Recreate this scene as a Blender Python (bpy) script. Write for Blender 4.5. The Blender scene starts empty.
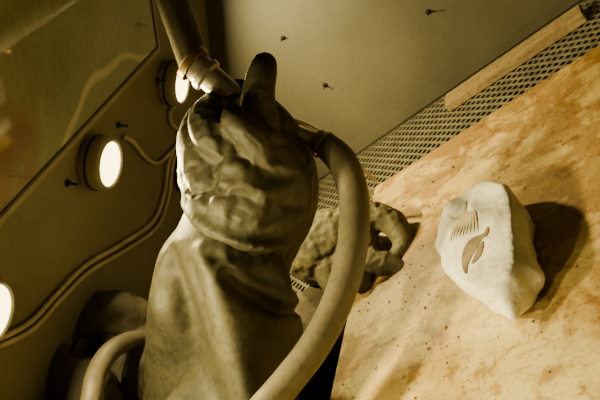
import bpy, bmesh, math, random
from mathutils import Vector, Matrix, noise
from mathutils.bvhtree import BVHTree
random.seed(4)
S=bpy.context.scene
COL=S.collection
# ---------------------------------------------------------------- axes
d1=Vector((.693,.468,.548)); d2=Vector((.213,.593,-.776)); 
d1.normalize(); d2=(d2-d1*d1.dot(d2)).normalized(); d3=d1.cross(d2)
R=Matrix((d1,d2,d3))            # cam -> world
F=650.0
cam=bpy.data.cameras.new("camera"); cam.sensor_width=36; cam.lens=36*F/600; cam.clip_start=.01
co=bpy.data.objects.new("camera",cam); COL.objects.link(co)
co.matrix_world=R.to_4x4(); S.camera=co
def ray(px,py): return R@Vector((px-300,200-py,-F))/F
def M(px,py,d): return ray(px,py)*d
FZ=-.425; WY=1.10
def fl(px,py,z=FZ):
    r=ray(px,py); return r*(z/r.z)
def wl(px,py,y=WY):
    r=ray(px,py); return r*(y/r.y)
N=Vector((.7071,0,-.7071)); T=Vector((.7071,0,.7071)); OFF=-.415
def sp(s,y,o=0): return N*(OFF+o)+T*s+Vector((0,y,0))
def sl(px,py,o=0):
    r=ray(px,py); return r*((OFF+o)/r.dot(N))
# ---------------------------------------------------------------- materials
def mat(name,c1,c2=None,scale=6,rough=.6,metal=0,bump=0,bscale=40,stretch=(1,1,1),emis=None,es=0,c3=None,detail=6,ramp=(.35,.65),spec=.5,grime=0):
    m=bpy.data.materials.new(name); m.use_nodes=True; nt=m.node_tree; n=nt.nodes; L=nt.links
    b=n["Principled BSDF"]; b.inputs["Roughness"].default_value=rough; b.inputs["Metallic"].default_value=metal
    b.inputs["Specular IOR Level"].default_value=spec
    b.inputs["Base Color"].default_value=(*c1,1)
    tc=n.new("ShaderNodeTexCoord"); mp=n.new("ShaderNodeMapping"); mp.inputs["Scale"].default_value=stretch
    L.new(tc.outputs["Object"],mp.inputs["Vector"])
    if c2:
        no=n.new("ShaderNodeTexNoise"); no.inputs["Scale"].default_value=scale; no.inputs["Detail"].default_value=detail
        L.new(mp.outputs[0],no.inputs["Vector"])
        r=n.new("ShaderNodeValToRGB"); r.color_ramp.elements[0].position=ramp[0]; r.color_ramp.elements[1].position=ramp[1]
        r.color_ramp.elements[0].color=(*c1,1); r.color_ramp.elements[1].color=(*c2,1)
        if c3:
            e=r.color_ramp.elements.new(min(.95,ramp[1]+.12)); e.color=(*c3,1)
        L.new(no.outputs["Fac"],r.inputs["Fac"]); out=r.outputs["Color"]
        if grime:
            n2=n.new("ShaderNodeTexNoise"); n2.inputs["Scale"].default_value=130; n2.inputs["Detail"].default_value=6
            L.new(tc.outputs["Object"],n2.inputs["Vector"])
            r2=n.new("ShaderNodeValToRGB"); r2.color_ramp.elements[0].position=.36; r2.color_ramp.elements[1].position=.52
            r2.color_ramp.elements[0].color=(1-grime,)*3+(1,); L.new(n2.outputs["Fac"],r2.inputs["Fac"])
            mx=n.new("ShaderNodeMixRGB"); mx.blend_type='MULTIPLY'; mx.inputs[0].default_value=1
            L.new(out,mx.inputs[1]); L.new(r2.outputs["Color"],mx.inputs[2]); out=mx.outputs[0]
        L.new(out,b.inputs["Base Color"])
    if bump:
        nb=n.new("ShaderNodeTexNoise"); nb.inputs["Scale"].default_value=bscale; nb.inputs["Detail"].default_value=5
        L.new(tc.outputs["Object"],nb.inputs["Vector"])
        bp=n.new("ShaderNodeBump"); bp.inputs["Strength"].default_value=bump; bp.inputs["Distance"].default_value=.002
        L.new(nb.outputs["Fac"],bp.inputs["Height"]); L.new(bp.outputs[0],b.inputs["Normal"])
    if emis:
        b.inputs["Emission Color"].default_value=(*emis,1); b.inputs["Emission Strength"].default_value=es
    return m
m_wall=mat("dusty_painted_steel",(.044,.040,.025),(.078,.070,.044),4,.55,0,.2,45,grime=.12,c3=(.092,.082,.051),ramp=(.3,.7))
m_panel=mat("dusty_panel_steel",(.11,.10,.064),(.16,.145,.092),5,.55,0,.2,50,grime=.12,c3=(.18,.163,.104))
m_rub=mat("dusty_rubber",(.023,.021,.0115),(.040,.0355,.0185),14,.6,0,.25,110,c3=(.064,.056,.029),grime=.35,spec=.25)
m_rubd=mat("dark_rubber",(.036,.029,.016),(.065,.051,.028),14,.65,0,.2,160,grime=.3,spec=.3)
m_rubl=mat("light_dusty_rubber",(.055,.048,.024),(.10,.085,.042),18,.65,0,.3,160,grime=.3,spec=.25)
m_hose=mat("hose_rubber",(.075,.065,.039),(.11,.093,.057),20,.55,0,.2,150,grime=.2,spec=.35)
m_hose2=mat("hose_rubber_tan",(.065,.054,.033),(.09,.075,.046),20,.55,0,.2,150,grime=.2)
m_puck=mat("puck_plastic",(.18,.165,.115),(.24,.22,.155),30,.5)
m_dark=mat("dark_metal",(.015,.013,.010),(.035,.03,.022),40,.5,.6)
m_steel=mat("steel",(.2,.18,.14),(.34,.31,.24),40,.32,.75)
m_grate=mat("grate_steel",(.12,.108,.075),(.20,.178,.123),40,.5,.4)
m_brass=mat("brass",(.22,.13,.04),(.30,.18,.06),30,.35,.9)
m_cable=mat("cable_pvc",(.26,.235,.16),(.34,.305,.21),30,.5)
m_trough=mat("trough_dark",(.006,.005,.004),(.012,.010,.008),8,.9,spec=.1)  # near-black colour stands in for the shade below the grating
m_lumber=mat("lumber_wood",(.17,.12,.05),(.27,.19,.085),20,.7,0,.4,80,stretch=(1,8,8),grime=.3)
m_plaster=mat("plaster_jacket",(.60,.595,.54),(.85,.845,.79),14,.8,0,.7,120,grime=.2)
m_fossil=mat("fossil_bone",(.08,.052,.022),(.19,.13,.058),60,.7,0,.5,200)
m_fossil2=mat("fossil_ribs",(.26,.22,.13),(.38,.32,.2),60,.7)
m_lens=mat("lamp_lens",(1,.9,.6),emis=(1,.78,.33),es=9)
m_frame=mat("window_gasket",(.02,.018,.013),(.04,.035,.028),30,.6)
m_grit=mat("blast_grit",(.09,.06,.03),(.3,.22,.11),90,.8)
# plywood
def plywood():
    m=mat("plywood",(.54,.43,.165),(.64,.52,.22),4,.6,0,.35,60,stretch=(1.2,7,1),c3=(.72,.61,.30))
    nt=m.node_tree;n=nt.nodes;L=nt.links;b=n["Principled BSDF"]
    src=b.inputs["Base Color"].links[0].from_socket
    tc=n.new("ShaderNodeTexCoord")
    def layer(src,scale,lo,hi,col,dist=0,seed=0.,off=None,stretch=None):
        no=n.new("ShaderNodeTexNoise"); no.noise_dimensions='4D'; no.inputs["W"].default_value=seed
        no.inputs["Scale"].default_value=scale; no.inputs["Detail"].default_value=9; no.inputs["Roughness"].default_value=.68; no.inputs["Distortion"].default_value=dist
        if stretch:
            mp=n.new("ShaderNodeMapping"); mp.inputs["Scale"].default_value=stretch; L.new(tc.outputs["Object"],mp.inputs[0]); L.new(mp.outputs[0],no.inputs["Vector"])
        else: L.new(tc.outputs["Object"],no.inputs["Vector"])
        f=no.outputs["Fac"]
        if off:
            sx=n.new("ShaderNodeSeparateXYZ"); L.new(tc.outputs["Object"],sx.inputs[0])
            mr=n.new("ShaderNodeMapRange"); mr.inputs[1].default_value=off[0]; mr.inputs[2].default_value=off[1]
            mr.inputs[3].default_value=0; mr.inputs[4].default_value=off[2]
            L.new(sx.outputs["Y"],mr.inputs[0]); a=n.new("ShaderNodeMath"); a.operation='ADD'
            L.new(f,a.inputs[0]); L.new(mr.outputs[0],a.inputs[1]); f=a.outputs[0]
        r=n.new("ShaderNodeValToRGB"); r.color_ramp.elements[0].position=lo; r.color_ramp.elements[1].position=hi
        L.new(f,r.inputs["Fac"])
        mx=n.new("ShaderNodeMixRGB"); mx.blend_type='MULTIPLY'; mx.inputs[2].default_value=(*col,1)
        L.new(r.outputs["Color"],mx.inputs[0]); L.new(src,mx.inputs[1]); return mx.outputs[0]
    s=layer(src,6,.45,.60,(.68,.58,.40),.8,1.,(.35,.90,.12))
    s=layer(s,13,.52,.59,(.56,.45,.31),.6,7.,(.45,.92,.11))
    s=layer(s,24,.55,.62,(.62,.52,.37),.3,3.)
    s=layer(s,10,.56,.63,(.72,.64,.50),.2,11.,None,(1,9,1))
    s=layer(s,75,.61,.66,(.35,.26,.16),0,5.)
    s=layer(s,160,.52,.64,(.66,.58,.44),0,8.)
    L.new(s,b.inputs["Base Color"]); return m
m_ply=plywood()
def glassmat():
    m=mat("dusty_glass_painted_glints",(.13,.145,.094),(.21,.225,.148),3.5,.07,0,.04,20,c3=(.25,.25,.165),grime=.15)
    nt=m.node_tree;n=nt.nodes;L=nt.links;b=n["Principled BSDF"]
    src=b.inputs["Base Color"].links[0].from_socket
    tc=n.new("ShaderNodeTexCoord")
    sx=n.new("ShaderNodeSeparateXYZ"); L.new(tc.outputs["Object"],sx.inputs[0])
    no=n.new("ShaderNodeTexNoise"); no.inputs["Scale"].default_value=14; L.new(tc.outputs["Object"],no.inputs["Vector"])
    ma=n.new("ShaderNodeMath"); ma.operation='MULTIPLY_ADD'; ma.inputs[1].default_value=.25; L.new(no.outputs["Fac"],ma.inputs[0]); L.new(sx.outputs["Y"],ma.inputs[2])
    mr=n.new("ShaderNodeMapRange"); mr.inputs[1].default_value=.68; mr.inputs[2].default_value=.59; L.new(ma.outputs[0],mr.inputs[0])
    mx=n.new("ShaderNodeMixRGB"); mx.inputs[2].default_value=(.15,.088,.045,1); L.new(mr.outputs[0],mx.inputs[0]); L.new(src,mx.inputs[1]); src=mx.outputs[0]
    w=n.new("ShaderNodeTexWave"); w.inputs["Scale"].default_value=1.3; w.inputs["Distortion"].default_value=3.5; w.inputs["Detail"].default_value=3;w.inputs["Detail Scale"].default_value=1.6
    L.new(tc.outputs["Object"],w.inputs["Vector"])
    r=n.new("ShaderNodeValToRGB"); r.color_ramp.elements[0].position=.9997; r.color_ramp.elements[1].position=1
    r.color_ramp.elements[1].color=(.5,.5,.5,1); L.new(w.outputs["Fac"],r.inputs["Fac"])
    mx=n.new("ShaderNodeMixRGB"); mx.inputs[2].default_value=(.5,.5,.38,1)  # thin pale curves are reflections painted into the pane colour
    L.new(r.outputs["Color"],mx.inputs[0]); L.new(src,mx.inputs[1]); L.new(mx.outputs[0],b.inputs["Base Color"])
    return m
m_glass=glassmat()
# ---------------------------------------------------------------- mesh helpers
def newobj(name,me,m,parent=None,smooth=False):
    o=bpy.data.objects.new(name,me); COL.objects.link(o)
    if m: me.materials.append(m)
    if smooth:
        for p in me.polygons: p.use_smooth=True
    if parent: o.parent=parent
    return o
def empty(name):
    o=bpy.data.objects.new(name,None); o.empty_display_size=.02; COL.objects.link(o); return o
def box(name,lo,hi,m,parent=None,bev=0):
    bm=bmesh.new(); bmesh.ops.create_cube(bm,size=1)
    for v in bm.verts:
        v.co=Vector([lo[i]+(v.co[i]+.5)*(hi[i]-lo[i]) for i in range(3)])
    if bev: bmesh.ops.bevel(bm,geom=bm.edges[:],offset=bev,segments=2,affect='EDGES')
    me=bpy.data.meshes.new(name); bm.to_mesh(me); bm.free(); return newobj(name,me,m,parent)
def hexa(name,pts,thick,m,parent=None):
    bm=bmesh.new(); A=[bm.verts.new(p) for p in pts]; B=[bm.verts.new(p+thick) for p in pts]
    bm.faces.new(A); bm.faces.new(B[::-1])
    for i in range(len(A)):
        j=(i+1)%len(A); bm.faces.new((A[i],B[i],B[j],A[j]))
    bmesh.ops.recalc_face_normals(bm,faces=bm.faces[:])
    me=bpy.data.meshes.new(name); bm.to_mesh(me); bm.free(); return newobj(name,me,m,parent)
def crom(P,k):
    out=[]; n=len(P)
    for i in range(n-1):
        p0=P[max(i-1,0)];p1=P[i];p2=P[i+1];p3=P[min(i+2,n-1)]
        for j in range(k):
            t=j/k
            out.append([.5*((2*b)+(-a+c)*t+(2*a-5*b+4*c-d)*t*t+(-a+3*b-3*c+d)*t**3) for a,b,c,d in zip(p0,p1,p2,p3)])
    out.append(list(P[-1])); return out
def tube(name,P,m,parent=None,seg=20,k=8,cap=True):
    Q=crom([(*p,r) for p,r in P],k); bm=bmesh.new(); rings=[]
    pts=[Vector(q[:3]) for q in Q]; up=None
    for i,q in enumerate(Q):
        t=(pts[min(i+1,len(pts)-1)]-pts[max(i-1,0)]).normalized()
        if up is None: up=t.orthogonal().normalized()
        up=(up-t*up.dot(t)).normalized(); s=t.cross(up)
        rings.append([bm.verts.new(pts[i]+(up*math.cos(a)+s*math.sin(a))*q[3]) for a in [2*math.pi*j/seg for j in range(seg)]])
    for a,b in zip(rings,rings[1:]):
        for j in range(seg): bm.faces.new((a[j],a[(j+1)%seg],b[(j+1)%seg],b[j]))
    if cap: bm.faces.new(rings[0][::-1]); bm.faces.new(rings[-1])
    bmesh.ops.recalc_face_normals(bm,faces=bm.faces[:])
    me=bpy.data.meshes.new(name); bm.to_mesh(me); bm.free(); return newobj(name,me,m,parent,True)
def lathe(name,c,ax,prof,m,parent=None,seg=40):
    ax=ax.normalized(); u=ax.orthogonal().normalized(); w=ax.cross(u); bm=bmesh.new(); rings=[]
    for h,r in prof:
        rings.append([bm.verts.new(c+ax*h+(u*math.cos(a)+w*math.sin(a))*max(r,1e-5)) for a in [2*math.pi*j/seg for j in range(seg)]])
    for a,b in zip(rings,rings[1:]):
        for j in range(seg): bm.faces.new((a[j],a[(j+1)%seg],b[(j+1)%seg],b[j]))
    bmesh.ops.remove_doubles(bm,verts=bm.verts[:],dist=1e-5)
    bmesh.ops.recalc_face_normals(bm,faces=bm.faces[:])
    me=bpy.data.meshes.new(name); bm.to_mesh(me); bm.free()
    o=newobj(name,me,m,parent,True); md=o.modifiers.new("es",'EDGE_SPLIT'); md.split_angle=math.radians(35); return o
def blob(name,chains,m,parent,voxel=.0025,smooth=6,wr=.004,wscale=22,seed=0,eps=.004,cloth=None,pins=()):
    """cloth=(growth, frames, bend, goal weight, pressure, subsurf): fit oversize rubber sheet so it buckles into folds"""
    bm=bmesh.new()
    for ch in chains:
        Q=[(*p,r) for p,r in ch]
        Q=crom(Q,12) if len(Q)>1 else [list(Q[0])]
        last=None
        for q in Q:
            p=Vector(q[:3])
            if last is not None and (p-last).length<q[3]*.15: continue
            last=p
            bmesh.ops.create_icosphere(bm,subdivisions=3,radius=q[3],matrix=Matrix.Translation(p))
    me=bpy.data.meshes.new(name); bm.to_mesh(me); bm.free()
    o=newobj(name,me,None,parent)
    r=o.modifiers.new("r",'REMESH'); r.mode='VOXEL'; r.voxel_size=voxel
    s=o.modifiers.new("s",'SMOOTH'); s.iterations=smooth; s.factor=.6
    dg=bpy.context.evaluated_depsgraph_get(); me2=bpy.data.meshes.new_from_object(o.evaluated_get(dg))
    o.modifiers.clear(); o.data=me2
    me2.update()
    nr=[v.normal.copy() for v in me2.vertices]
    for v,nn in zip(me2.vertices,nr):
        p=v.co*wscale+Vector((seed,seed,seed))
        q=Vector((noise.noise(p*.5),noise.noise(p*.5+Vector((9,3,1))),noise.noise(p*.5+Vector((2,7,5)))))
        f=noise.noise(p+q*2.2)
        f=1-math.sqrt(f*f+eps)*2.4
        v.co+=nn*(f*wr*.6+noise.noise(p*.6)*wr)
    if cloth:
        g,fr,bend,goal,press,sub=cloth
        vg=o.vertex_groups.new(name="pin"); vg.add(list(range(len(me2.vertices))),goal,'REPLACE')
        for pc,pr,pw in pins:
            for v in me2.vertices:
                d=(v.co-pc).length
                if d<pr: vg.add([v.index],pw,'REPLACE')
        c=o.modifiers.new("cloth",'CLOTH'); st=c.settings
        st.quality=5; st.mass=.15; st.tension_stiffness=25; st.compression_stiffness=25; st.shear_stiffness=8; st.bending_stiffness=bend
        st.tension_damping=10; st.compression_damping=10; st.shear_damping=8; st.bending_damping=1; st.air_damping=2
        st.vertex_group_mass="pin"; st.pin_stiffness=1.0; st.shrink_min=-g
        st.use_pressure=press>0; st.uniform_pressure_force=press
        c.collision_settings.use_collision=False; st.effector_weights.gravity=.2
        c.point_cache.frame_start=1; c.point_cache.frame_end=fr+2
        for f_ in range(1,fr+1): S.frame_set(f_)
        dg=bpy.context.evaluated_depsgraph_get(); me3=bpy.data.meshes.new_from_object(o.evaluated_get(dg))
        o.modifiers.clear(); o.vertex_groups.clear(); o.data=me3; me2=me3
        S.frame_set(1)
        ss=o.modifiers.new("ss",'SUBSURF'); ss.levels=sub; ss.render_levels=sub
    me2.materials.clear(); me2.materials.append(m)
    for p in me2.polygons: p.use_smooth=True
    return o
def r_(px,d): return px*d/650
def ch(*L): return [(M(x,y,d),r_(r,d)) for x,y,d,r in L]
P1=sp(-.765,.18,.078); P2=sp(-.765,.52,.077)
# ---------------------------------------------------------------- main glove
gl=empty("blasting_glove")
sleeve=[(P1,.073),(P1+N*.04,.074)]+ch((120,500,.72,80),(170,445,.76,76),(192,400,.79,74),(203,350,.80,69),(208,312,.80,66),(219,278,.80,61),(229,250,.80,57),(235,228,.80,53))
bul=[ch((154,292,.775,20),(154,305,.77,21),(162,322,.765,20)),
 ch((264,268,.775,20),(262,290,.77,18)),
 ch((190,222,.79,11),(186,245,.79,14),(176,268,.785,17))]
blob("sleeve",[sleeve]+bul,m_rub,gl,.010,3,.0045,12,1,.01,(.18,30,6,.05,.3,2),[(P1,.09,1),(M(236,218,.80),.078,1)])
hand=[ch((240,230,.80,56),(248,207,.795,59),(253,182,.79,60),(252,157,.79,56),(245,134,.795,47),(236,118,.80,38))]
cuff=[ch((183,204,.78,4),(194,218,.75,4.5),(214,232,.735,4.5),(240,243,.728,4.5),(268,247,.735,4.5),(290,242,.765,4))]
fing=[ch((262,150,.76,26),(259,120,.745,20),(258,95,.742,17),(262,74,.745,15.5),(265,63,.75,12.5)),
 ch((225,152,.76,26),(210,132,.745,19),(205,115,.755,15.5),(213,104,.785,12.5)),
 ch((215,178,.765,28),(200,158,.765,20),(194,136,.775,16),(198,118,.80,13)),
 ch((218,200,.775,32),(202,186,.78,21),(194,165,.795,16),(194,148,.815,12)),
 ch((285,170,.765,28),(264,147,.728,19),(246,130,.715,15.5),(232,118,.715,13))]
gf=[ch((280,160,.765,20),(288,180,.765,22),(286,205,.77,20))]
fp=[(M(240,238,.80),.030,1)]+[(M(x,y,d),.020,1) for x,y,d in ((183,204,.78),(194,218,.75),(214,232,.735),(240,243,.728),(268,247,.735),(290,242,.765))]
fp+=[(M(263,72,.75),.035,1),(M(259,100,.745),.022,.8),(M(208,112,.77),.026,1),(M(207,128,.75),.02,.7),(M(195,128,.785),.024,1),(M(194,158,.80),.028,1),(M(200,185,.785),.02,.6),(M(236,120,.718),.024,1),(M(252,136,.72),.022,.7),(M(298,160,.77),.022,.5)]
blob("gauntlet_hand",hand+cuff+fing+gf,m_rub,gl,.0052,1,.001,14,5,.01,(.06,22,6,.08,.2,2),fp)
# ---------------------------------------------------------------- second glove on the floor
g2=empty("blasting_glove")
s2=[(P2,.072),(P2+N*.03,.074),(M(150,365,.94),.07),(M(215,350,.96),.062),(M(275,320,.97),.058),(M(305,285,.98),.05),(M(322,258,.99),.046)]
f2=[[(P2+N*.0+Vector((0,-.05,.05)),.02),(P2+N*.02+Vector((0,.0,.07)),.022),(P2+Vector((0,.06,.04)),.02)],
 ch((60,345,.85,16),(68,370,.83,24),(78,410,.81,26)),
 ch((52,332,.88,14),(74,322,.90,22),(100,316,.91,24),(126,314,.92,20)),
 ch((285,250,.93,10),(300,290,.91,11),(296,340,.90,12)),
 ch((315,250,.93,9),(322,300,.92,11),(318,350,.91,11))]
blob("sleeve",[s2]+f2,m_rubd,g2,.0085,2,.004,14,9,.01,(.18,22,4,.07,0,2),[(P2,.08,1)])
h2=[ch((318,248,.98,36),(338,240,.97,32),(356,240,.95,23)),
 ch((348,224,.96,19),(370,216,.945,15),(392,222,.93,13.5),(404,240,.915,12),(400,255,.905,10),(392,262,.90,8)),
 ch((352,254,.93,15),(376,262,.905,12),(398,269,.885,10),(419,278,.87,7.5)),
 ch((345,262,.94,16),(356,276,.915,12),(362,284,.905,9)),
 ch((352,238,.94,18),(366,242,.93,12)),
 ch((330,268,.95,18),(336,284,.94,13))]
blob("gauntlet_hand",h2,m_rubl,g2,.0048,1,.002,14,3,.01,(.05,18,5,.25,.1,2),[(M(408,272,.88),.035,1),(M(398,235,.92),.03,.8)])
# ---------------------------------------------------------------- cabinet shell
XB=.55; YN=-.55; CZ=.34; sB=-.88
b0=sp(sB,0)
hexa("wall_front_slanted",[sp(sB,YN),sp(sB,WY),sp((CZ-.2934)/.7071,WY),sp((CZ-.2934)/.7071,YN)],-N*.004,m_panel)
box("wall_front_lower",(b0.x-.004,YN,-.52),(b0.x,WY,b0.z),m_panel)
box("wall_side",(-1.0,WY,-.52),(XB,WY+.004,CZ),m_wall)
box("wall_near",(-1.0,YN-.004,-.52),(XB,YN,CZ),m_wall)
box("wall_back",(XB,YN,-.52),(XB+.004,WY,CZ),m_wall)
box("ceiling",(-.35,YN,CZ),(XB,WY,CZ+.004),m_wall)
box("floor",(-1.0,YN,-.524),(XB,WY,-.52),m_trough)
GY=.913; GX=-.515
box("plywood_board",(GX,YN+.002,FZ-.012),(XB-.002,GY,FZ),m_ply)
sup=empty("floor_support_rails")
box("rail_1",(GX+.01,YN+.01,-.52),(GX+.04,GY-.02,FZ-.012),m_dark,sup)
box("rail_2",(.4,YN+.01,-.52),(.43,GY-.02,FZ-.012),m_dark,sup)
def grating(name,x0,x1,y0,y1,z,pitch,w,h,ratio,par):
    bm=bmesh.new()
    for sgn in (1,-1):
        H=(y1-y0); run=H/ratio
        c=x0-run
        while c<x1+run:
            xa,ya=c,(y0 if sgn>0 else y1); xb,yb=c+run,(y1 if sgn>0 else y0)
            ta=max(0,(x0-xa)/(xb-xa)); tb=min(1,(x1-xa)/(xb-xa))
            if tb>ta+.001:
                A=Vector((xa+(xb-xa)*ta,ya+(yb-ya)*ta,z)); B=Vector((xa+(xb-xa)*tb,ya+(yb-ya)*tb,z))
                t=(B-A).normalized(); s=Vector((-t.y,t.x,0))*w/2; u=Vector((0,0,h))
                if sgn<0: A.z+=h*.3;B.z+=h*.3
                v=[bm.verts.new(p) for p in (A-s,A+s,B+s,B-s,A-s+u,A+s+u,B+s+u,B-s+u)]
                for f in ((0,1,2,3),(7,6,5,4),(0,4,5,1),(1,5,6,2),(2,6,7,3),(3,7,4,0)): bm.faces.new([v[i] for i in f])
            c+=pitch
    bmesh.ops.recalc_face_normals(bm,faces=bm.faces[:])
    me=bpy.data.meshes.new(name); bm.to_mesh(me); bm.free(); return newobj(name,me,m_grate,par)
gr=empty("expanded_metal_grating")
grating("side_strip",-.91,XB-.005,GY+.004,WY-.004,FZ-.006,.0195,.0042,.0015,1.0,gr)
grating("front_strip",-.91,GX-.003,.70,GY+.002,FZ-.006,.0195,.0042,.0015,1.0,gr)
box("edge_bar",(-.91,GY+.0005,FZ-.014),(XB-.01,GY+.0035,FZ-.002),m_grate,gr)
box("wood_strip",(-.365,1.015,FZ-.0035),(-.11,1.058,FZ+.012),m_lumber,None,.0015)
hexa("trim_1",[Vector((-.91,WY-.0002,FZ+.0)),Vector((XB-.01,WY-.0002,FZ+.0)),Vector((XB-.01,WY-.0002,FZ+.022)),Vector((-.91,WY-.0002,FZ+.022))],Vector((0,-.003,0)),m_wall)
def grit():
    bm=bmesh.new()
    for i in range(520):
        x=random.uniform(-.50,.1); y=random.uniform(.2,.9)
        if random.random()<.5: x=random.gauss(-.38,.08); y=random.gauss(.62,.16)
        if not(-.51<x<.2 and .15<y<.905): continue
        if ((x+.28)/.07)**2+((y-.57)/.12)**2<1: continue
        r=random.choice((.0006,.0007,.0009,.0012,.0018)) if random.random()<.97 else .0028
        mm=Matrix.Translation((x,y,FZ+r*.4))@Matrix.Rotation(random.random()*6,4,'Z')@Matrix.Diagonal((1,random.uniform(.5,1),.45,1))
        bmesh.ops.create_icosphere(bm,subdivisions=1,radius=r,matrix=mm)
    me=bpy.data.meshes.new("blasting_grit"); bm.to_mesh(me); bm.free(); newobj("blasting_grit",me,m_grit)
grit()
# ---------------------------------------------------------------- window
wn=empty("window_1")
s0=-.418; s1=.05; y0=-.45; y1=.863
hexa("pane",[sp(s0,y0,.001),sp(s0,y1,.001),sp(s1,y1,.001),sp(s1,y0,.001)],N*.003,m_glass,wn)
def bar(nm,sa,sb,ya,yb,h,m): hexa(nm,[sp(sa,ya,.0005),sp(sa,yb,.0005),sp(sb,yb,.0005),sp(sb,ya,.0005)],N*h,m,wn)
bar("gasket_bottom",s0-.004,s0,y0,y1+.004,.005,m_frame)
bar("gasket_side",s0,s1,y1,y1+.004,.005,m_frame)
bar("trim_bottom",s0-.013,s0-.005,y0,y1+.013,.003,m_puck)
bar("trim_side",s0-.005,s1,y1+.005,y1+.013,.003,m_puck)
# ---------------------------------------------------------------- puck lights
LC=(1,.795,.31)
def puck(s,y,e_=4.8):
    e=empty("puck_light"); c=sp(s,y,.0005)
    lathe("housing",c,N,[(0,0),(0,.034),(.003,.036),(.024,.036),(.028,.034),(.030,.031),(.0285,.029),(.027,.029)],m_puck,e)
    lathe("rim",c,N,[(.010,.0362),(.010,.0375),(.013,.0375),(.013,.0362)],m_dark,e)
    lathe("lens",c,N,[(.027,.0292),(.0275,.027),(.029,.018),(.0295,0)],m_lens,e)
    l=bpy.data.lights.new("bulb",'AREA'); l.shape='DISK'; l.size=.04; l.energy=e_; l.color=LC
    o=bpy.data.objects.new("bulb",l); COL.objects.link(o); o.parent=e
    o.matrix_world=Matrix.Translation(c+N*.0305)@(-N).to_track_quat('Z','Y').to_matrix().to_4x4()
for s,y,e_ in ((-.49,.885,5.8),(-.475,.628,6),(-.478,.365,6.2),(-.478,.10,5.5),(-.478,-.17,4.8)): puck(s,y,e_)  # last two are out of view, added to light the gloves from the front
# ---------------------------------------------------------------- bolts
def bolt(c,n):
    e=empty("mounting_bolt"); 
    lathe("washer",c,n,[(0,0),(0,.005),(.0012,.005),(.0012,0)],m_dark,e)
    lathe("nut",c,n,[(.0012,.0036),(.004,.0036),(.004,0)],m_dark,e,6)
    lathe("stud",c,n,[(.003,.0016),(.015,.0016),(.0155,0)],m_dark,e,10)
for px,py in ((67,183),(118,125),(157,80)): bolt(sl(px,py,.0003),N)
for px,py in ((283,38),(428,12),(325,85)): bolt(wl(px,py,WY-.0003),Vector((0,-1,0)))
# ---------------------------------------------------------------- cable
cb=empty("lamp_cable")
def cab(nm,pts,r=.0034,o=.005): tube(nm,[(sl(x,y,o),r) for x,y in pts],m_cable,cb,10,8)
cab("lead_1",[(124,137),(133,142),(146,158),(158,163),(170,153),(176,146)])
cab("lead_2",[(178,103),(170,112),(172,124),(180,132),(177,146)])
cab("run_a",[(174,148),(168,165),(164,195),(152,222),(120,245),(85,266),(55,296),(30,322),(0,338),(-40,350)])
cab("run_b",[(176,150),(172,168),(168,199),(156,228),(124,251),(89,272),(59,301),(34,328),(4,344),(-40,357)])
tube("inline_plug",[(sl(179,150,.01),.008),(sl(178,170,.01),.009),(sl(180,190,.01),.006)],m_rubd,cb,14,5)
# ---------------------------------------------------------------- fossil in plaster jacket
top=[(-.287,.671),(-.253,.655),(-.230,.616),(-.226,.543),(-.228,.490),(-.253,.468),(-.288,.500),(-.323,.561),(-.330,.610),(-.317,.659)]
cx=sum(p[0] for p in top)/10; cy=sum(p[1] for p in top)/10
flap=fl(541,268,FZ+.020); flap2=fl(512,316,FZ+.020)
def rockmesh():
    ring=crom([(*p,) for p in top+[top[0]]],16)[:-1]
    bm=bmesh.new(); rings=[]
    prof=((.82,0),(.94,.004),(.99,.012),(1.0,.020),(1.01,.028),(1.005,.036),(.99,.042),(.955,.0465),(.91,.0482),(.83,.0488),(.75,.049),(.68,.0495),(.6,.050),(.52,.0502),(.45,.0505),(.37,.0508),(.3,.051),(.2,.051),(.1,.051))
    for sc,z in prof:
        rr=[]
        for i,(x,y) in enumerate(ring):
            p=Vector((cx+(x-cx)*sc,cy+(y-cy)*sc,FZ+z))
            d=Vector((x-cx,y-cy,0)).normalized()
            if z>.002:
                a=noise.noise(Vector((p.x*22,p.y*22,z*25)));b=noise.noise(Vector((p.x*55,p.y*55,z*60)))
                k=(1-abs(a)*3)*.003+b*.003
                p+=d*k*(1 if sc>.7 else .2)
                g=noise.noise(Vector((p.x*26+5,p.y*20,2)))
                p.z+=(noise.noise(Vector((p.x*30+5,p.y*30,2)))*.002+(.25-abs(g))*.006)*(1 if z>.02 else .3)
                for fp_,am,wd in ((flap,.020,.016),(flap2,.016,.014)):
                    dd=(p-fp_).length
                    if sc>.8 and z<.044:
                        p+=(fp_-Vector((cx,cy,fp_.z))).normalized()*am*math.exp(-(dd/wd)**2)
            rr.append(bm.verts.new(p))
        rings.append(rr)
    m=len(ring)
    for a,b in zip(rings,rings[1:]):
        for j in range(m): bm.faces.new((a[j],a[(j+1)%m],b[(j+1)%m],b[j]))
    bm.faces.new(rings[0][::-1]); bm.faces.new(rings[-1])
    bmesh.ops.recalc_face_normals(bm,faces=bm.faces[:])
    bvh=BVHTree.FromBMesh(bm)
    me=bpy.data.meshes.new("plaster_jacket"); bm.to_mesh(me); bm.free(); return me,bvh
rk=empty("fossil_fish_specimen")
me,bvh=rockmesh(); ro=newobj("plaster_jacket",me,m_plaster,rk,True)
def drop(px,py):
    p=fl(px,py,FZ+.05); h=bvh.ray_cast(Vector((p.x,p.y,0)),Vector((0,0,-1)))
    return (h[0] if h[0] else p)+Vector((0,0,.0009))
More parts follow.
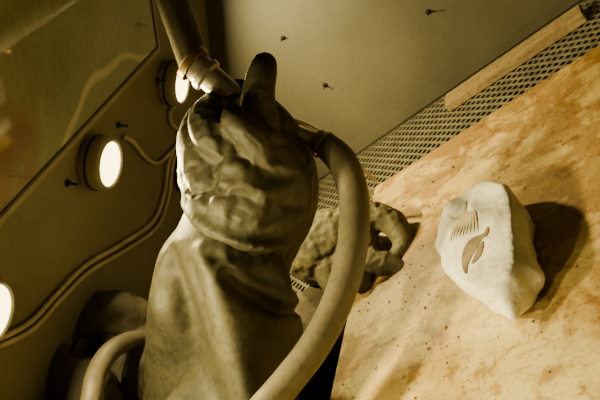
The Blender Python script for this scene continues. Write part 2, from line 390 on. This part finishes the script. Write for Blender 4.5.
def ribbon(nm,pts,m):
    Q=crom(pts,6); bm=bmesh.new(); prev=None
    for i,(x,y,w) in enumerate(Q):
        a=Q[max(i-1,0)]; b=Q[min(i+1,len(Q)-1)]; t=Vector((b[0]-a[0],b[1]-a[1])).normalized(); s=Vector((-t.y,t.x))*max(w,.05)
        row=[bm.verts.new(drop(x+s.x*f,y+s.y*f)) for f in (-1,-.66,-.33,0,.33,.66,1)]
        if prev:
            for j in range(6): bm.faces.new((prev[j],prev[j+1],row[j+1],row[j]))
        prev=row
    me=bpy.data.meshes.new(nm); bm.to_mesh(me); bm.free(); newobj(nm,me,m,rk,True)
ribbon("body",[(466,274,.8),(464,265,3),(467,254,5),(474,245,5),(481,239,3),(488,236,1.8)],m_fossil)
ribbon("belly_fin",[(472,264,.8),(477,257,2.8),(481,250,2.6),(484,243,.8)],m_fossil)
ribbon("tail",[(484,240,.6),(488,233,2),(489,228,.4)],m_fossil)
ribbon("jaw_line",[(447,215,.3),(454,219,1.3),(462,214,1.5),(466,206,1),(465,201,.3)],m_fossil2)
for i in range(9):
    t=i/8
    ribbon("fin_ray_%d"%i,[(450+t*28,243-t*10,.3),(454+t*24,232-t*8,1),(461+t*16,219-t*3,1),(466+t*9,212,.2)],m_fossil2)
# ---------------------------------------------------------------- glove ports
def port(y):
    e=empty("glove_port"); c=sp(-.765,y,.0005)
    lathe("ring",c,N,[(0,.078),(0,.092),(.006,.092),(.010,.088),(.016,.086),(.018,.082),(.016,.078),(0,.078)],m_dark,e,48)
port(.52); port(.18)
# ---------------------------------------------------------------- blasting nozzle + hoses
nz=empty("blasting_nozzle")
A=M(203,72,.775); B=M(243,106,.775); C=M(292,131,.79)
ax=(B-A).normalized()
lathe("coupling",A-ax*.012,ax,[(0,0),(0,.016),(.004,.018),(.012,.018),(.014,.021),(.020,.021),(.022,.017),(.024,.0155)],m_steel,nz)
lathe("hose_clamp",A-ax*.020,ax,[(0,.0205),(0,.023),(.008,.023),(.008,.0205)],m_brass,nz)
tube("clamp_screw",[(A-ax*.016+d3*.02-d1*.012,.004),(A-ax*.016+d3*.02+d1*.014,.004)],m_brass,nz,10,3)
tube("barrel",[(A+ax*.008,.0165),(A+ax*.03,.0165),(B,.0165),(M(268,119,.785),.0155)],m_steel,nz)
tube("tip",[(M(262,117,.785),.010),(C,.009),(M(318,141,.79),.009)],m_steel,nz)
hs=empty("air_hose")
tube("feed",[(M(150,-110,.92),.021),(M(158,-50,.88),.021),(M(171,-5,.84),.021),(M(185,35,.80),.020),(A-ax*.012,.019)],m_hose,hs,24,10)
hs2=empty("abrasive_hose")
tube("loop",[(M(320,140,.79),.012),(M(328,147,.785),.0165),(M(344,165,.77),.0182),(M(354,200,.76),.0182),(M(352,250,.74),.0178),(M(338,300,.72),.0175),(M(315,345,.70),.0172),(M(287,382,.685),.017),(M(250,425,.67),.017),(M(190,500,.66),.017)],m_hose,hs2,24,10)
lathe("ferrule",M(316,139,.79),(M(326,147,.785)-M(316,139,.79)),[(0,0),(0,.014),(.008,.0155),(.010,.0180),(.014,.0180)],m_steel,hs2)
wr=empty("wire_hanger")
tube("wire_a",[(M(286,118,.80),.0026),(M(312,128,.82),.0026),(M(340,148,.86),.0026),(M(362,168,.92),.0026),(M(376,182,.97),.0026)],m_steel,wr,8,6)
tube("wire_b",[(M(286,124,.80),.0026),(M(312,136,.84),.0026),(M(345,158,.9),.0026),(M(362,176,.94),.0026),(M(370,198,.98),.0026)],m_steel,wr,8,6)
tube("vacuum_hose",[(M(70,480,.74),.0125),(M(90,405,.76),.0125),(M(96,375,.78),.0125),(M(110,352,.81),.0125),(M(132,340,.87),.012),(M(160,338,.93),.012)],m_hose2,None,20,10)
# ---------------------------------------------------------------- ambient
w=bpy.data.worlds.new("world"); S.world=w; w.use_nodes=True
w.node_tree.nodes["Background"].inputs[0].default_value=(.5,.4,.25,1); w.node_tree.nodes["Background"].inputs[1].default_value=.05
